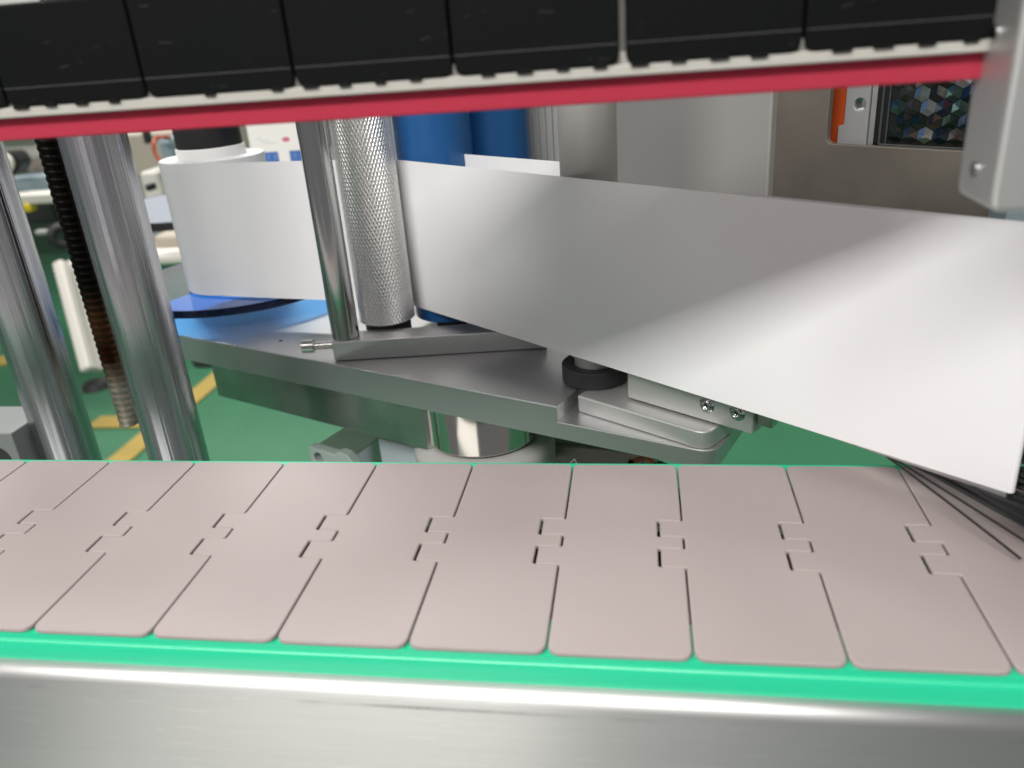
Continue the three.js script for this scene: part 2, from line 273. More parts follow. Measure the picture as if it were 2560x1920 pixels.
// ---------------------------------------------------------------- chrome posts and the threaded spindle
{
  const scr = tex(256, 64, (u, v) => 0.65 + 0.35 * streaks[2](0.3, u));
  M.chrome.roughnessMap = again(scr, 1, 1);
  const flute = lattice(70, 3), flute2 = lattice(28, 2), flute3 = lattice(160, 5);   // lengthwise polishing lines
  M.chrome.bumpMap = tex(1024, 256, (u, v) => 0.45 * flute2(u, 0.5) + 0.35 * flute(u, 0.5) + 0.2 * flute3(u, 0.5)); M.chrome.bumpScale = 0.0007; M.chrome.map = tex(1024, 64, (u, v) => 0.62 + 0.5 * (0.6 * flute(u, 0.5) + 0.4 * flute3(u, 0.5)));
  const g = rod(0.0150, -0.16, 0.174, 0.001, 96);
  const defs = [['polished steel post in front of the blue disc, right of the threaded spindle', -0.2263, -0.0955], ['polished steel post at the left edge, left of the threaded spindle', -0.3003, -0.1045]];
  let first;
  for (const [label, x, z] of defs) {
    let t;
    if (!first) { t = first = solo('steel_post', g, M.chrome, label, 'post', 'polished posts left of the label roll'); }
    else { t = first.clone(); t.name = numbered('steel_post'); scene.add(t); t.userData = { label, category: 'post', group: 'polished posts left of the label roll' }; }
    t.position.set(x, 0, z);
  }
  // threaded spindle: a true helix
  const r = 0.0055, pitch = 0.0036, yb = -0.0335, yt = 0.172, per = 8, ny = Math.round((yt - yb) / pitch * per), nt = 32, pos = [], uv = [], idx = [];
  for (let j = 0; j <= ny; j++) for (let i = 0; i <= nt; i++) {
    const y = yb + (yt - yb) * j / ny, a = i / nt, w = ((y / pitch - a) % 1 + 1) % 1, d = Math.min(1, Math.max(0, 2.6 * (0.5 - Math.abs(w - 0.5)) - 0.2)), rr = (j === 0 ? 0.7 : 1) * (r - 0.0005 * (1 - d));
    pos.push(rr * Math.cos(2 * Math.PI * a), y, rr * Math.sin(2 * Math.PI * a)); uv.push(a, j / ny);
  }
  for (let j = 0; j < ny; j++) for (let i = 0; i < nt; i++) { const a = j * (nt + 1) + i, b = a + 1, c = a + nt + 1, d = c + 1; idx.push(a, c, b, b, c, d); }
  const s = new THREE.BufferGeometry(); s.setAttribute('position', new THREE.Float32BufferAttribute(pos, 3)); s.setAttribute('uv', new THREE.Float32BufferAttribute(uv, 2)); s.setIndex(idx); s.computeVertexNormals();
  // oiled and browned above, rust patch near y = 0, clean steel at the lower end
  const wear = tex(64, 512, (u, v) => {
    const y = yb + (yt - yb) * v + 0.006 * (cloudA(u, v * 2) - 0.5), k = cloudB(u, v * 3);
    const clean = [0.72, 0.67, 0.62], brown = [0.30, 0.20, 0.12], oil = [0.045, 0.034, 0.026], rust = [0.22, 0.08, 0.03];
    const mix = (a, b, t) => a.map((q, i) => q + (b[i] - q) * Math.max(0, Math.min(1, t)));
    let c = mix(clean, brown, (y + 0.012) / 0.02 + 0.3 * (k - 0.5)); c = mix(c, oil, (y - 0.028) / 0.02);
    if (y > 0.004 && y < 0.014 && u > 0.1 && u < 0.55) c = mix(c, rust, 0.8);
    return c.map(q => q * (0.75 + 0.5 * k));
  }, { srgb: true });
  wear.wrapT = THREE.ClampToEdgeWrapping;
  const scm = std({ color: lin(1, 1, 1), map: wear, metalness: 0.9, roughness: 0.38 });
  const sp = solo('threaded_spindle', [s, new THREE.CylinderGeometry(0.0033, 0.0033, 0.0004, 32).translate(0, yb, 0)], scm, 'rusty threaded spindle hanging between the two polished posts', 'threaded rod');
  sp.position.set(-0.2538, 0, -0.1003);
  // clamp block far left
  const c = thing('clamp_block', 'grey aluminium clamp block behind the conveyor at the left edge', 'clamp');
  mesh('body', plate(rounded([[-0.372, -0.09], [-0.3135, -0.09], [-0.3135, -0.0305], [-0.372, -0.0305]], 0.0012, 3), -0.118, -0.0832, 0.0008), M.castGrey, c);
  mesh('bore', new THREE.CylinderGeometry(0.009, 0.009, 0.001, 32).rotateX(Math.PI / 2).translate(-0.3275, -0.0475, -0.0834), M.dark, c);
}

// ---------------------------------------------------------------- base plate of the labelling head
const YP = -0.003;
{
  const base = thing('base_plate', 'grey aluminium base plate running behind the conveyor under the rollers', 'plate');
  const u = [0.922, 0.387], n = [0.387, -0.922];            // along the front edge; away from the viewer
  const A = [-0.312, -0.1855], T = [0.0548, -0.0276], S = [-0.0115, -0.0276 - 0.0663 * 0.1579 / 0.3668];
  const off = (p, k) => [p[0] + n[0] * k, p[1] + n[1] * k];
  const S2 = off(S, 0.125), A2 = off(A, 0.2), T2 = off(T, 0.07);
  const notchBack = off([S[0] + 0.0, S[1]], 0.022);
  const upper = slab(rounded([A, S, notchBack, off([S[0] + 0.02, S[1] + 0.0084], 0.05), S2, A2], [0.003, 0.0006, 0.004, 0.002, 0, 0], 5), -0.0114, YP, 0.0005);
  const lower = slab(rounded([A, T, T2, off([S[0], S[1]], 0.12), A2].map(p => off(p, 0.00004)), [0.003, 0.009, 0.01, 0, 0], 8), -0.0189, -0.0105, 0.0004);
  mesh('upper_plate', upper, M.plateAlu, base);
  mesh('lower_plate', lower, M.plateAlu, base);
  const G0 = [-0.2347, -0.1617], G1 = [-0.0838, -0.0929], gn = [0.4155, -0.9096];
  for (const [hx, hz, hr] of [[-0.1535, -0.1395, 0.0022], [-0.1785, -0.1455, 0.0012]]) mesh('screw_hole', new THREE.CylinderGeometry(hr, hr, 0.0002, 24).translate(hx, YP + 0.00005, hz), M.dark, base);
  mesh('web_plate', slab([G0, G1, [-0.078, -0.0945], [G1[0] + 0.02, G1[1] - 0.03], [G1[0] + gn[0] * 0.07, G1[1] + gn[1] * 0.07], [G0[0] + gn[0] * 0.07, G0[1] + gn[1] * 0.07]], -0.045, -0.0191, 0.0005), M.gusset, base);

  const BX = -0.0575, BZ = -0.111, BR = 0.0298;
  const boss = thing('bearing_housing', 'shiny round steel bearing housing under the base plate', 'bearing', [BX, 0, BZ]);
  mesh('housing', rod(BR, -0.0435, -0.0192, 0.0012), M.boss, boss);
  mesh('flange', lathe([[0, -0.075], [0.0362, -0.075], [0.0372, -0.073], [0.0376, -0.0515], [0.0372, -0.0485], [0.035, -0.0465], [0.029, -0.0444], [0, -0.0444]]), M.machineGrey, boss);

  const arm = thing('support_arm', 'flat grey aluminium arm under the slim steel rod on the base plate', 'arm');
  const P0 = [-0.1345, -0.1128], P1 = [-0.0229, -0.1266], d = [0.9924, -0.1227], b = [-0.1227, -0.9924];
  const bk = (p, k) => [p[0] + b[0] * k, p[1] + b[1] * k];
  mesh('body', slab(rounded([P0, P1, bk(P1, 0.016), bk(P0, 0.016)], [0.0012, 0, 0, 0.0012], 3), YP + 0.0002, 0.0078, 0.0005), M.alu, arm);
  const bolt = thing('socket_screw', 'small steel socket head screw sticking out left of the slim steel rod', 'screw');
  const put = g => g.rotateZ(Math.PI / 2).rotateY(0.1232).translate(-0.150, 0.0035, -0.1188);
  mesh('head', put(crispCyl(0.0036, 0.0062, 28, 0.0002)), M.steel, bolt);
  mesh('shank', put(crispCyl(0.002, 0.014, 20, -0.0095)), M.steel, bolt);

  const slim = solo('guide_rod', rod(0.0072, 0.0079, 0.2, 0.0005, 64), M.rodSteel, 'slim polished steel rod standing on the arm left of the knurled roller', 'rod');
  slim.position.set(-0.1294, 0, -0.1215);
  const slim2 = solo('guide_rod', rod(0.0028, 0.02, 0.2, 0.0005, 32), M.rodSteel, 'thin dark rod behind the label web, between slim rod and knurled roller', 'rod');
  slim2.position.set(-0.1505, 0, -0.2);
}
function crispCyl(r, h, seg, y) { return new THREE.CylinderGeometry(r, r, h, seg).translate(0, y, 0); }

// ---------------------------------------------------------------- rollers
const K = { x: -0.1129, z: -0.145, r: 0.0152 };
{
  const t = thing('knurled_roller', 'knurled silvery metal roller that bends the white label web', 'roller', [K.x, 0, K.z]);
  const y0 = 0.0102, y1 = 0.2, e = 0.0006;
  mesh('knurled_sleeve', new THREE.CylinderGeometry(K.r, K.r, y1 - y0, 128, 1, true).translate(0, (y0 + y1) / 2, 0), M.knurl, t);
  mesh('end_cap', rod(K.r - 0.0004, y0 - 0.0004, y0 + 0.004, 0.0004), M.steel, t);
  mesh('shaft', rod(0.0125, YP + 0.0001, y0 - 0.0004, 0.0003), M.dark, t);
  const blues = [['blue rubber roller directly right of the knurled roller', -0.0823, -0.1685, 0.0204], ['blue rubber roller next to the ribbed aluminium profile, right of the other blue roller', -0.0582, -0.2115, 0.0214]];
  for (const [label, x, z, r] of blues) {
    const b = thing('blue_roller', label, 'roller', [x, 0, z], 0, 'blue rollers behind the label web');
    mesh('sleeve', rod(r, 0.0045, 0.2, 0.0012, 72), M.blue, b);
    mesh('shaft', rod(0.009, YP + 0.0001, 0.0045, 0.0003), M.dark, b);
  }
  const c = thing('guide_roller', 'grey metal guide roller in a black collar behind the middle of the label web', 'roller', [0.0042, 0, -0.0865]);
  mesh('roller', rod(0.0122, 0.011, 0.2, 0.0008, 72), M.painted, c);
  mesh('shaft', rod(0.0096, -0.001, 0.011, 0.0003, 64), M.aluBright, c);
  mesh('collar', lathe([[0.0098, 0.0005], [0.0098, -0.0022], [0.0149, -0.0022], [0.0156, -0.0015], [0.0156, 0.0054], [0.015, 0.006], [0.0102, 0.006], [0.0098, 0.0056], [0.0098, 0.0005]]), M.rubber, c);
}

// ---------------------------------------------------------------- clamping bars under the web
const U = [0.770, 0.638], N = [0.638, -0.770];     // along the label web; behind it
{
  const bar = thing('clamp_bar', 'pale aluminium bar with a rounded end lying in the step of the base plate', 'bar');
  const P0 = [-0.0033, -0.0666], P1 = [0.0512, -0.0290], d = [0.823, 0.568], b = [0.568, -0.823];
  const bk = (p, k) => [p[0] + b[0] * k, p[1] + b[1] * k];
  mesh('body', slab(rounded([P0, P1, bk(P1, 0.03), bk(P0, 0.034)], [0.0015, 0.0065, 0.006, 0.001], 8), -0.0104, -0.0024, 0.0007), M.aluBright, bar);
  const hold = thing('holder_bar', 'flat aluminium bar with two set screws holding the white label web plate', 'bar');
  const Q0 = [0.0193, -0.062], Q1 = [0.0682, -0.0266], e = [0.810, 0.587], f = [0.587, -0.810];
  const fk = (p, k) => [p[0] + f[0] * k, p[1] + f[1] * k];
  mesh('body', slab(rounded([Q0, Q1, fk(Q1, 0.008), fk(Q0, 0.008)], [0.001, 0.001, 0, 0.001], 3), -0.0015, 0.016, 0.0007), M.aluBright, hold);
  const Q2 = [0.0695, -0.0276];
  mesh('end_tab', slab(rounded([fk(Q2, 0.0005), fk([0.0745, -0.0239], 0.0005), fk([0.0745, -0.0239], 0.006), fk(Q2, 0.006)], 0.0006, 2), 0.002, 0.016, 0.0005), M.steel, hold);
  for (const [x, y, z] of [[0.0516, 0.0058, -0.0386], [0.0626, 0.0062, -0.0306]]) {
    const prof = [[0, 0.0002], [0.001, 0.0002], [0.0012, 0.0012], [0.002, 0.0014], [0.0025, 0.0009], [0.0026, 0.0003], [0.0031, 0.0005], [0.0035, -0.0001]];
    const s = mesh('set_screw', lathe(prof, 36), M.rodSteel, hold);
    s.quaternion.setFromUnitVectors(new THREE.Vector3(0, 1, 0), new THREE.Vector3(-f[0], 0, -f[1]).normalize()); s.position.set(x, y, z);
    mesh('socket', new THREE.CylinderGeometry(0.0009, 0.0009, 0.0002, 6).translate(0, 0.00035, 0), M.dark, s);
  }
}

// ---------------------------------------------------------------- label web, roll and reel disc
const WEB0 = [-0.0082, -0.0789], HW = 0.013, HT = 0.093, ROLL = { x: -0.2345, z: -0.2165, r: 0.0312 };
{
  const at = s => [WEB0[0] + U[0] * s, WEB0[1] + U[1] * s];
  const rk = K.r + 0.0005, path = [];
  // tangent to the roll's front side and the knurled roller's back side
  const dx = K.x - ROLL.x, dz = K.z - ROLL.z, D = Math.hypot(dx, dz), th = Math.atan2(dz, dx), al = Math.asin((ROLL.r + rk) / D);
  const dir = th - al, tv = [Math.cos(dir), Math.sin(dir)], fr = [-tv[1], tv[0]];   // fr points towards the viewer
  const tR = [ROLL.x + fr[0] * (ROLL.r + 0.0002), ROLL.z + fr[1] * (ROLL.r + 0.0002)], tK = [K.x - fr[0] * rk, K.z - fr[1] * rk];
  const startA = Math.atan2(fr[1], fr[0]);
  for (let k = 18; k > 0; k--) { const a = startA + k * 0.09; path.push([ROLL.x + Math.cos(a) * (ROLL.r + 0.0002), ROLL.z + Math.sin(a) * (ROLL.r + 0.0002)]); }
  for (let k = 0; k <= 12; k++) path.push([tR[0] + (tK[0] - tR[0]) * k / 12, tR[1] + (tK[1] - tR[1]) * k / 12]);
  const a0 = Math.atan2(tK[1] - K.z, tK[0] - K.x), a1 = Math.atan2(-U[0], U[1]);
  for (let k = 1; k <= 8; k++) { const a = a0 + (a1 - a0) * k / 8; path.push([K.x + Math.cos(a) * rk, K.z + Math.sin(a) * rk]); }
  const last = path[path.length - 1], s0 = (last[0] - WEB0[0]) * U[0] + (last[1] - WEB0[1]) * U[1], s1 = 0.1838;
  for (let k = 1; k <= 30; k++) { const s = s0 + (s1 - s0) * k / 30, p = at(s); const ease = k < 8 ? 1 - k / 8 : 0; path.push([p[0] + (last[0] - at(s0)[0]) * ease, p[1] + (last[1] - at(s0)[1]) * ease]); }
  // over the peel edge and back along the rear of the peel plate
  const e = at(s1), rt = 0.0014; for (let k = 1; k <= 8; k++) { const a = Math.PI * k / 8; path.push([e[0] + U[0] * rt * Math.sin(a) + N[0] * rt * (1 - Math.cos(a)), e[1] + U[1] * rt * Math.sin(a) + N[1] * rt * (1 - Math.cos(a))]); }
  path.push([e[0] - U[0] * 0.1 + N[0] * 0.0028, e[1] - U[1] * 0.1 + N[1] * 0.0028]);
  const th0 = 0.00008, pos = [], uv = [], idx = [], nv = 8; let len = 0;
  const nrm = path.map((p, i) => { const a = path[Math.max(0, i - 1)], b = path[Math.min(path.length - 1, i + 1)], l = Math.hypot(b[0] - a[0], b[1] - a[1]); return [-(b[1] - a[1]) / l, (b[0] - a[0]) / l]; });
  for (const sgn of [1, -1]) { len = 0; path.forEach((p, i) => { if (i) len += Math.hypot(p[0] - path[i - 1][0], p[1] - path[i - 1][1]); for (let j = 0; j <= nv; j++) { pos.push(p[0] + nrm[i][0] * th0 * sgn, HW + (HT - HW) * j / nv, p[1] + nrm[i][1] * th0 * sgn); uv.push(len, (HT - HW) * j / nv); } }); }
  const n = path.length, h = n * (nv + 1);
  for (let i = 0; i < n - 1; i++) for (let j = 0; j < nv; j++) { const a = i * (nv + 1) + j, b = a + nv + 1; idx.push(a, b, a + 1, b, b + 1, a + 1, h + a, h + a + 1, h + b, h + b, h + a + 1, h + b + 1); }
  for (let i = 0; i < n - 1; i++) for (const j of [0, nv]) { const a = i * (nv + 1) + j, b = a + nv + 1; idx.push(a, h + a, b, b, h + a, h + b); }
  const g = new THREE.BufferGeometry(); g.setAttribute('position', new THREE.Float32BufferAttribute(pos, 3)); g.setAttribute('uv', new THREE.Float32BufferAttribute(uv, 2)); g.setIndex(idx); g.computeVertexNormals();
  solo('label_web', g, M.paper, 'wide white label web stretched from the roll past the knurled roller to the right', 'label web');

  const pl = [], q = (s, k) => { const p = at(s); return [p[0] + N[0] * k, p[1] + N[1] * k]; };
  const peel = plateAlong(q(0.03, 0), q(0.1838, 0));
  solo('peel_plate', peel, M.alu, 'thin metal peel plate just behind the lower edge of the label web', 'plate');
  function plateAlong() {   // lower edge drops below the web towards the peel edge
    const o = q(0, 0.0024);
    return plate([[0.11, 0.0135], [0.135, 0.0124], [0.1836, 0.0107], [0.1836, 0.086], [0.11, 0.086]], 0, 0.0021, 0.0003).rotateY(-Math.atan2(U[1], U[0])).translate(o[0], 0, o[1]);
  }

  // liner strip that returns behind the first blue roller
  const wA = [-0.0735, -0.1667], wB = [0.0065, -0.1035];
  solo('liner_strip', box(Math.hypot(wB[0] - wA[0], wB[1] - wA[1]), HT - HW, 0.0002, 0, 0, 0, 0.00008).rotateY(-Math.atan2(wB[1] - wA[1], wB[0] - wA[0])).translate((wA[0] + wB[0]) / 2, (HT + HW) / 2 + 0.0002, (wA[1] + wB[1]) / 2), M.paper, 'short piece of white liner between the blue rollers and the grey guide roller', 'liner');

  const roll = thing('label_roll', 'white roll of labels with a black core on the blue disc', 'label roll', [ROLL.x, 0, ROLL.z]);
  mesh('paper', lathe([[0.0195, HW - 0.0006], [ROLL.r - 0.0006, HW - 0.0006], [ROLL.r, HW], [ROLL.r, HT - 0.0004], [ROLL.r - 0.0004, HT], [0.0195, HT]], 96), M.paperRoll, roll);
  mesh('core', lathe([[0.0196, HW], [0.0196, 0.1052], [0.0192, 0.1056], [0.0196, 0.106], [0.0196, 0.2], [0, 0.2]], 72), M.hub, roll);
  mesh('core_ring', lathe([[0.0196, HT - 0.001], [0.0205, HT - 0.001], [0.0205, 0.0985], [0.0201, 0.099], [0.0196, 0.099]], 72), M.paperRoll, roll);

  const disc = thing('reel_disc', 'see-through blue acrylic disc under the white label roll', 'disc', [-0.2405, 0, -0.2335]);
  const R = 0.0748;
  mesh('face', new THREE.CircleGeometry(R - 0.0003, 128).rotateX(-Math.PI / 2).translate(0, 0.0119, 0), M.acrylic, disc);
  mesh('rim', lathe([[R - 0.0006, 0.0118], [R - 0.0002, 0.012], [R, 0.0117], [R, 0.0073], [R - 0.0003, 0.007], [R - 0.0008, 0.0074]], 128), M.acrylicEdge, disc);
}

// ---------------------------------------------------------------- brush behind the peel edge
{
  const brush = thing('wiping_brush', 'black brush whose bristles fan out under the right end of the label web', 'brush');
  const tubes = [];
  const strand = (p0, p1, sag, r) => { const m = p0.clone().lerp(p1, 0.55); m.y += sag; return new THREE.TubeGeometry(new THREE.QuadraticBezierCurve3(p0, m, p1), 7, r, 5, false); };
  for (let row = 0; row < 70; row++) for (let k = 0; k < 4; k++) {
    const y = 0.0122 + row * 0.00106, dep = 0.0042 + k * 0.0011 + rand() * 0.0006;
    const sp = (rand() - 0.4) * 0.05, L = 0.125 + rand() * 0.02, s = 0.118;
    const p0 = new THREE.Vector3(WEB0[0] + U[0] * s + N[0] * dep, y, WEB0[1] + U[1] * s + N[1] * dep);
    const p1 = p0.clone().add(new THREE.Vector3(U[0] + 0.02 - N[0] * sp, 0, U[1] - N[1] * sp).normalize().multiplyScalar(L)); p1.y = y + (rand() - 0.5) * 0.006;
    tubes.push(strand(p0, p1, 0, 0.0004));
  }
  const fan = [[0.1314, 0.0026, 0.057, 0.0028], [0.1405, 0.0036, 0.0615, 0.0034], [0.165, 0.004, 0.0800, 0.004], [0.168, 0.0042, 0.0775, 0.0046], [0.166, 0.005, 0.0728, 0.005], [0.169, 0.0056, 0.0715, 0.0056], [0.17, 0.006, 0.0690, 0.006], [0.171, 0.0066, 0.0672, 0.0066], [0.172, 0.007, 0.066, 0.0072], [0.172, 0.0076, 0.0645, 0.0076], [0.173, 0.008, 0.0632, 0.0082]];
  fan.forEach(([x, y, z, yr], i) => { const k = 0.0026 + 0.0002 * i, s = 0.146 + 0.001 * i; tubes.push(strand(new THREE.Vector3(WEB0[0] + U[0] * s + N[0] * k, 0.0112 + 0.0002 * i, WEB0[1] + U[1] * s + N[1] * k), new THREE.Vector3(x, y, z), 0.0006, i < 2 ? 0.00044 : 0.00036)); });
  for (let i = 0; i < 64; i++) { const t = i / 64, s = 0.15 + 0.006 * rand(), k = 0.003 + 0.002 * rand(), y0 = 0.0105 + 0.002 * rand(); tubes.push(strand(new THREE.Vector3(WEB0[0] + U[0] * s + N[0] * k, y0, WEB0[1] + U[1] * s + N[1] * k), new THREE.Vector3(0.166 + 0.006 * rand(), 0.0034 + 0.006 * t + 0.001 * rand(), 0.099 - 0.036 * t + 0.003 * rand()), 0.0004, 0.0003)); }
  const b = mesh('bristles', tubes, M.bristle, brush); b.userData.kind = 'stuff';
  const c = [WEB0[0] + U[0] * 0.114 + N[0] * 0.0075, WEB0[1] + U[1] * 0.114 + N[1] * 0.0075];
  mesh('holder', box(0.012, 0.074, 0.0075, 0, 0, 0, 0.0008).rotateY(-Math.atan2(U[1], U[0])).translate(c[0], 0.0505, c[1]), M.dark, brush);
}

// ---------------------------------------------------------------- housing and steel panel behind the web
{
  const d = [0.743, 0.669], b = [0.669, -0.743];
  const P0 = [0.10263, -0.1], yb = 0.0974;
  const q = (s, k) => [P0[0] + d[0] * s + b[0] * k, P0[1] + d[1] * s + b[1] * k];
  const rotY = -Math.atan2(d[1], d[0]);
  // local frame: x along d, y up, z towards the viewer
  const panel = thing('stainless_sheet', 'stained brownish steel panel with a rectangular window, right of the grey housing', 'panel', [P0[0], 0, P0[1]], rotY);
  const hole = [[0, yb], [0.075, yb], [0.075, 0.15], [0, 0.15]];
  mesh('sheet', plate([[-0.03, 0.0], [0.13, 0.0], [0.13, 0.2], [-0.03, 0.2]], -0.003, 0, 0.0003, [rounded(hole, 0.003, 4)]), M.steelWarm, panel);
  const lo = (name, label, cat) => thing(name, label, cat, [P0[0], 0, P0[1]], rotY);
  const backp = lo('backing_plate', 'orange strip behind the left edge of the window in the steel panel', 'strip');
  mesh('strip', box(0.0083, 0.07, 0.002, -0.00165, 0.125, -0.012, 0.0003), M.orange, backp);
  const mp = lo('mounting_plate', 'pale metal mounting plate with a round hole seen through the window of the steel panel', 'plate');
  const hx = 0.0087, hy = 0.1122;
  mesh('body', plate([[0.0, 0.09], [0.0127, 0.09], [0.0127, 0.17], [0.0024, 0.17], [0.0024, 0.1042], [0.0, 0.1034]], -0.0105, -0.0085, 0.0003, [ring(hx, hy, 0.0025, 28)]), M.plateGrey, mp);
  mesh('side_flange', box(0.0082, 0.08, 0.002, 0.0172, 0.13, -0.0103, 0.0003), M.aluPale, mp);
  mesh('hole_lining', new THREE.CylinderGeometry(0.0026, 0.0026, 0.006, 28, 1, true).rotateX(Math.PI / 2).translate(hx, hy, -0.0118), std({ color: lin(0.3, 0.3, 0.3), metalness: 1, roughness: 0.35, side: THREE.DoubleSide }), mp);
  // reflector with corner-cube prisms
  const rf = lo('prism_reflector', 'dark square reflector of hexagonal glass prisms behind the window of the steel panel', 'reflector');
  const tray = plate(rounded([[0.0165, 0.0952], [0.084, 0.0952], [0.084, 0.155], [0.0165, 0.155]], 0.0015, 3), -0.0105, -0.0065, 0.0008);
  mesh('tray', tray, phys({ color: lin(0.008, 0.009, 0.009), roughness: 0.18 }), rf);
  const rim = (a, b, w, z) => [box(b - a, w, 0.0012, (a + b) / 2, 0.0972, z, 0.0004), box(w, 0.055, 0.0012, a, 0.1245, z, 0.0004)];
  mesh('tray_rim', [...rim(0.0195, 0.082, 0.0009, -0.0063), ...rim(0.0222, 0.082, 0.0006, -0.0063)], phys({ color: lin(0.05, 0.055, 0.055), roughness: 0.15 }), rf);
  const tints = [[0.13, 0.22, 0.19], [0.10, 0.11, 0.10], [0.06, 0.10, 0.085], [0.16, 0.17, 0.16], [0.07, 0.10, 0.14], [0.13, 0.12, 0.11], [0.5, 0.62, 0.58], [0.75, 0.8, 0.8]].map(c => phys({ color: lin(...c), metalness: 0.95, roughness: 0.1, iridescence: 0.3, iridescenceIOR: 1.5, flatShading: true }));
  const pr = 0.0033;
  for (let row = 0; row < 11; row++) for (let col = 0; col < 9; col++) {
    const x = 0.0262 + col * pr * 1.76 + (row % 2) * pr * 0.88, y = 0.1016 + row * pr * 1.54; if (x > 0.08 || y > 0.152) continue;
    const pos = [], c = [(rand() - 0.5) * 0.0006, (rand() - 0.5) * 0.0006, -0.0016 - rand() * 0.0005];
    for (let k = 0; k < 6; k++) { const a = Math.PI / 3 * k + Math.PI / 6, a2 = a + Math.PI / 3, r = pr * 0.98; const z = k % 2 ? 0.0011 : 0.0003, z2 = k % 2 ? 0.0003 : 0.0011; pos.push(r * Math.cos(a), r * Math.sin(a), z, r * Math.cos(a2), r * Math.sin(a2), z2, ...c.map((v, i) => i === 2 ? -v : v)); }
    const g = new THREE.BufferGeometry(); g.setAttribute('position', new THREE.Float32BufferAttribute(pos, 3)); g.setAttribute('uv', new THREE.Float32BufferAttribute(new Array(pos.length / 3 * 2).fill(0), 2)); g.computeVertexNormals();
    const m = mesh('prism', g, tints[rand() < 0.2 ? 6 + Math.floor(rand() * 2) : Math.floor(rand() * 6)], rf); m.position.set(x, y, -0.0062);
  }
  // grey housing left of the panel
  const hs = thing('sensor_housing', 'plain pale grey housing box behind the guide roller and the label web', 'housing', [P0[0], 0, P0[1]], rotY);
  mesh('body', box(0.1105, 0.2, 0.045, -0.0795, 0.1, -0.0185, 0.0012), M.painted, hs);

  const rail = thing('aluminium_profile', 'narrow pale aluminium profile below the end bracket at the right edge', 'profile', [0.1545, 0, -0.048]);
  mesh('body', box(0.016, 0.16, 0.016, 0.006, 0.05, 0, 0.0008), M.slate, rail);
  mesh('rib', box(0.0012, 0.16, 0.0012, 0.0052, 0.05, 0.0085, 0.0003), M.white, rail);
  // ribbed extrusion right of the blue rollers
  const ex = thing('ribbed_profile', 'ribbed silvery aluminium profile between blue roller and grey guide roller', 'profile', [-0.0325, 0, -0.24]);
  const pr2 = [[-0.012, -0.012], [0.012, -0.012], [0.012, 0.008]]; const grooves = [0.0085, 0.0045, 0.0005, -0.0035, -0.0075];
  for (const gx of grooves) pr2.push([gx + 0.0012, 0.008], [gx + 0.0009, 0.0055], [gx - 0.0009, 0.0055], [gx - 0.0012, 0.008]);
  pr2.push([-0.012, 0.008]);
  mesh('body', slab(pr2, YP, 0.24, 0.0002), M.aluBright, ex);
}

// ---------------------------------------------------------------- brackets below the base plate
{
  const t = thing('angle_bracket', 'grey aluminium angle bracket with two holes under the base plate', 'bracket');
  const A = [-0.1645, -0.125], e = [0.93, 0.367], bk = [0.367, -0.93];
  const rot = -Math.atan2(e[1], e[0]);
  const pl = plate(rounded([[0, -0.12], [0.034, -0.12], [0.034, -0.0655], [0.029, -0.0605], [0.0225, -0.0595], [0.0205, -0.0618], [0, -0.0605]], 0.0008, 2), -0.006, 0, 0.0005, [ring(0.0064, -0.0668, 0.0033, 20), ring(0.025, -0.068, 0.0022, 18)]);
  mesh('front_plate', pl.rotateY(rot).translate(A[0], 0, A[1]), std({ color: lin(0.33, 0.4, 0.37), roughness: 0.5, metalness: 0.2 }), t);
  mesh('block', box(0.03, 0.06, 0.03, 0.015, -0.0925, -0.0215, 0.001).rotateY(rot).translate(A[0], 0, A[1]), M.alu, t);
  const s = solo('cover_plate', box(0.0275, 0.06, 0.004, 0, 0, 0, 0.002).rotateY(-0.38).translate(-0.1115, -0.0885, -0.1285), M.machine, 'pale bluish cover plate beside the bearing flange under the base plate', 'cover');
  s.material = std({ color: lin(0.36, 0.42, 0.45), roughness: 0.4 });
  const d = solo('motor_case', box(0.06, 0.09, 0.05, 0, 0, 0, 0.002).rotateY(-0.2).translate(0.002, -0.108, -0.155), std({ color: lin(0.13, 0.12, 0.1), roughness: 0.5, metalness: 0.3 }), 'dark brown motor case under the step of the base plate', 'motor');
  const w = thing('cable_bundle', 'orange and dark cables below the tip of the base plate', 'cables');
  const cab = (x, y, z, r, m, name) => mesh(name, new THREE.TubeGeometry(new THREE.CatmullRomCurve3([new THREE.Vector3(x, y, z), new THREE.Vector3(x + 0.01, y - 0.01, z - 0.02), new THREE.Vector3(x + 0.03, y - 0.08, z - 0.03)]), 12, r, 8), m, w);
  cab(0.02, -0.05, -0.09, 0.0016, M.orange, 'orange_cable'); cab(0.028, -0.052, -0.088, 0.0013, M.rubber, 'dark_cable');
}

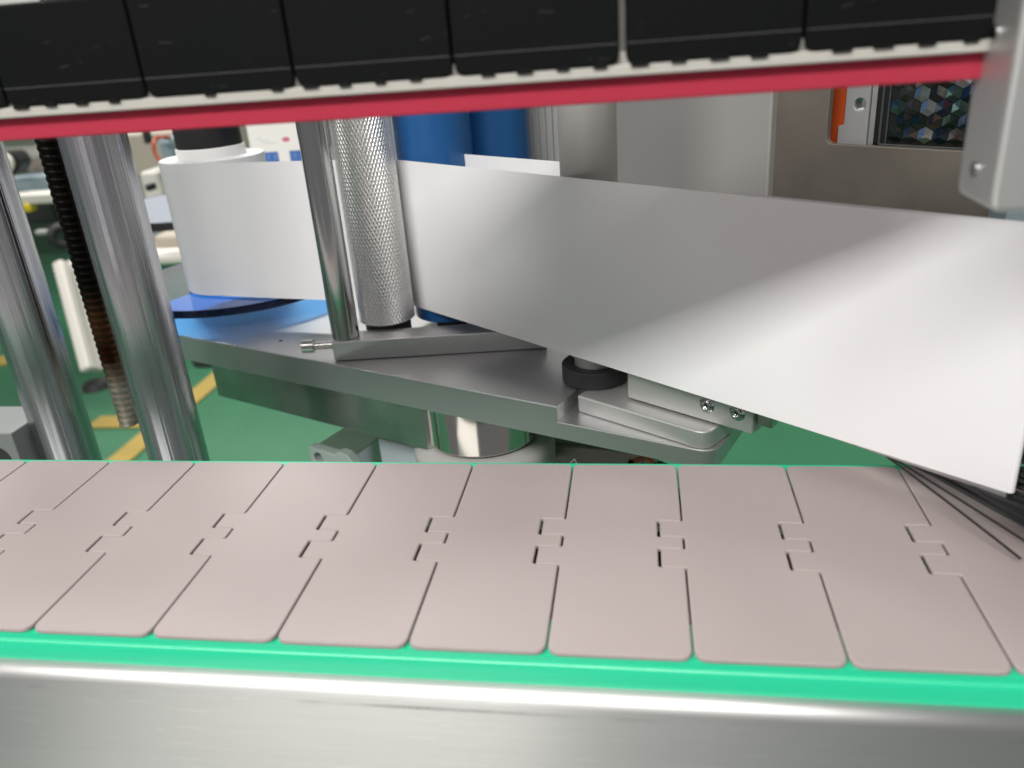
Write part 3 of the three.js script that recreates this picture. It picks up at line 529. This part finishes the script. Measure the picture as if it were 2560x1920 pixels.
// ---------------------------------------------------------------- things farther off
{
  // printed carton behind the roll
  const cv = document.createElement('canvas'); cv.width = 512; cv.height = 512; const x = cv.getContext('2d');
  x.fillStyle = '#ebe6e1'; x.fillRect(0, 0, 512, 512);
  // metres on the face (from its lower left corner) to canvas pixels
  const px = m => m / 0.125 * 512, X0 = -0.0565, Y0 = -0.035, cxp = v => px(v - X0), cyp = v => 512 - px(v - Y0);
  x.fillStyle = '#d3d6d8'; for (let k = 0; k < 3; k++) x.fillRect(cxp(-0.051 + 0.003 * k), cyp(0.0735 - 0.0024 * k), px(0.006 + 0.004 * k), 6);
  x.fillStyle = '#cf6a86'; x.beginPath(); x.ellipse(cxp(-0.0213), cyp(0.0704), 16, 9, 0, 0, 7); x.fill();
  for (const [bx, w] of [[-0.0458, 0.0142], [-0.0201, 0.0165], [0.006, 0.0165], [0.03, 0.0165]]) {
    x.fillStyle = '#174f9f'; x.fillRect(cxp(bx), cyp(0.0596), px(w), px(0.0112));
    x.fillStyle = '#86a5da';
    for (let c = 0; c < 2; c++) { const gx = cxp(bx) + 7 + c * px(w) * 0.46, u = px(w) * 0.36, gy = cyp(0.0596) + 8; x.fillRect(gx, gy, u, 3); x.fillRect(gx + u * 0.45, gy, 3, 20); x.fillRect(gx + 1, gy + 8, u - 2, 2); x.fillRect(gx, gy + 17, u, 3); x.fillRect(gx + 1, gy, 2, 18); x.fillRect(gx + u - 3, gy, 2, 18); }
    for (let c = 5; c < px(w) - 8; c += 6) x.fillRect(cxp(bx) + c, cyp(0.0596) + 33, 3, 6);
  }
  const t = new THREE.CanvasTexture(cv); t.colorSpace = THREE.SRGBColorSpace;
  const o = thing('printed_carton', 'white printed carton with blue squares and a red mark behind the label roll', 'carton', [-0.287, 0, -0.5], 0.06);
  const face = std({ map: t, roughness: 0.45 }), plain = std({ color: lin(0.78, 0.76, 0.73), roughness: 0.5 });
  mesh('box', box(0.13, 0.16, 0.07, 0.006, 0.012, -0.0353, 0.0025), plain, o);
  mesh('printed_face', new THREE.PlaneGeometry(0.125, 0.125).translate(0.006, 0.0275, 0.0001), face, o);

  // a grey reel disc beyond the blue one
  const rd = thing('far_disc', 'grey blue disc with a dark rim left of the label roll, farther back', 'disc', [-0.440, 0.004, -0.55]);
  mesh('face', new THREE.CylinderGeometry(0.099, 0.099, 0.003, 72), std({ color: lin(0.24, 0.27, 0.36), roughness: 0.15 }), rd);
  mesh('rim', lathe([[0.099, 0.0017], [0.1, 0.0014], [0.1, -0.0065], [0.0985, -0.0065]], 96), M.hub, rd);

  const far = (px0, py0, px1, py1, dist, deep, r = 0.01) => {   // a box standing where it is seen, in the hall's own axes
    const c = seen((px0 + px1) / 2, (py0 + py1) / 2, dist), w = (px1 - px0) / 2019 * dist * 1.02, h = (py1 - py0) / 2019 * dist * 1.06;
    return box(w, h, deep, c.x, c.y, c.z - deep / 2, r);
  };
  const mc = thing('packing_machine', 'blurred off-white machine with a black knob and steel tray, far left behind the posts', 'machine');
  mesh('body', far(-160, 250, 142, 405, 2.3, 0.5, 0.03), M.machine, mc);
  mesh('top_rail', far(-160, 330, 100, 352, 2.25, 0.1, 0.01), M.slate, mc);
  mesh('lower_body', far(60, 405, 150, 452, 2.32, 0.3, 0.02), M.beige, mc);
  mesh('tray', far(30, 440, 150, 500, 2.28, 0.5, 0.01), M.slate, mc);
  mesh('front_rail', far(-60, 488, 150, 512, 2.2, 0.06, 0.006), M.machine, mc);
  const kc = seen(28, 404, 2.2);
  mesh('hand_wheel', new THREE.TorusGeometry(0.021, 0.006, 12, 32).translate(kc.x - 0.012, kc.y, kc.z + 0.01), M.machine, mc);
  mesh('black_knob', new THREE.CylinderGeometry(0.03, 0.026, 0.05, 32).rotateX(Math.PI / 2).translate(kc.x, kc.y, kc.z - 0.02), M.hub, mc);
  mesh('yellow_fitting', far(55, 512, 75, 530, 2.2, 0.03, 0.004), std({ color: lin(0.6, 0.45, 0.02), roughness: 0.5 }), mc);
  mesh('dark_underside', far(0, 512, 140, 560, 2.5, 0.1, 0.01), M.dark, mc);
  const fr = thing('machine_stand', 'white machine leg with a dark round foot seen between the posts', 'stand');
  const s0 = seen(150, 655, 2.0), s1 = seen(222, 928, 1.95);
  const leg = (a, b, w, m, nm) => { const l = a.distanceTo(b), k = mesh(nm, box(w, l, w, 0, 0, 0, 0.008), m, fr); k.position.copy(a).lerp(b, 0.5); k.quaternion.setFromUnitVectors(new THREE.Vector3(0, 1, 0), a.clone().sub(b).normalize()); return k; };
  leg(s0, s1, 0.03, M.machine, 'leg'); leg(seen(182, 650, 2.05), seen(246, 930, 2.0), 0.024, M.machine, 'leg');
  const ft = seen(240, 962, 1.98); mesh('foot', new THREE.CylinderGeometry(0.028, 0.034, 0.016, 32).translate(ft.x, ft.y, ft.z), M.rubber, fr);
  const wh = thing('caster_wheel', 'black caster wheel of a far machine left of the threaded spindle', 'wheel'); const wc = seen(152, 590, 2.1);
  mesh('tyre', new THREE.TorusGeometry(0.022, 0.012, 12, 28).rotateY(0.9).translate(wc.x, wc.y, wc.z), M.rubber, wh);
  mesh('fork', box(0.05, 0.012, 0.02, wc.x - 0.04, wc.y + 0.012, wc.z, 0.004), M.machineGrey, wh);

  const m2 = thing('filling_machine', 'blurred beige and white machine between the big post and the label roll', 'machine');
  mesh('body', far(300, 335, 470, 440, 1.6, 0.3, 0.01), M.beige, m2);
  mesh('upper_column', far(300, 300, 392, 360, 1.62, 0.2, 0.01), std({ color: lin(0.28, 0.27, 0.22), roughness: 0.6 }), m2);
  mesh('dark_slot', far(352, 300, 362, 358, 1.4, 0.02, 0.003), M.dark, m2);
  mesh('grey_motor', far(396, 348, 430, 402, 1.38, 0.06, 0.008), M.slate, m2);
  mesh('white_unit', far(352, 432, 402, 505, 1.4, 0.06, 0.008), M.machine, m2);
  mesh('black_socket', far(361, 462, 377, 478, 1.33, 0.02, 0.003), M.hub, m2);
  mesh('white_foot', far(360, 500, 392, 535, 1.42, 0.05, 0.008), M.machine, m2);
  mesh('lower_body', far(380, 590, 480, 640, 1.5, 0.2, 0.01), M.beige, m2);
  mesh('shelf', far(300, 640, 480, 664, 1.45, 0.3, 0.008), M.machine, m2);
  mesh('back_wall', far(330, 440, 480, 600, 1.9, 0.05, 0.01), M.machineGrey, m2);
  const h0 = [seen(392, 345, 1.35), seen(384, 360, 1.33), seen(388, 385, 1.33), seen(402, 405, 1.33)];
  solo('orange_hose', new THREE.TubeGeometry(new THREE.CatmullRomCurve3([seen(425, 345, 1.36), seen(405, 343, 1.34), ...h0]), 24, 0.0032, 8), M.orange, 'thin orange hose looped on the far beige machine', 'hose');

  const wb = solo('white_cabinet', box(2.6, 1.2, 0.5, -2.3, 0.52, -3.6, 0.02), std({ color: lin(0.75, 0.74, 0.71), roughness: 0.6 }), 'white cabinet in the far upper left corner above the black belt', 'cabinet');
  const dk = solo('dark_cabinet', far(470, 870, 550, 925, 1.5, 0.2, 0.01), M.dark, 'dark low box on the floor left of the base plate', 'box');
}

scene.traverse(o => { if (o.isMesh) { o.castShadow = true; o.receiveShadow = true; } });
renderer.setSize(1024, 768);
renderer.render(scene, camera);
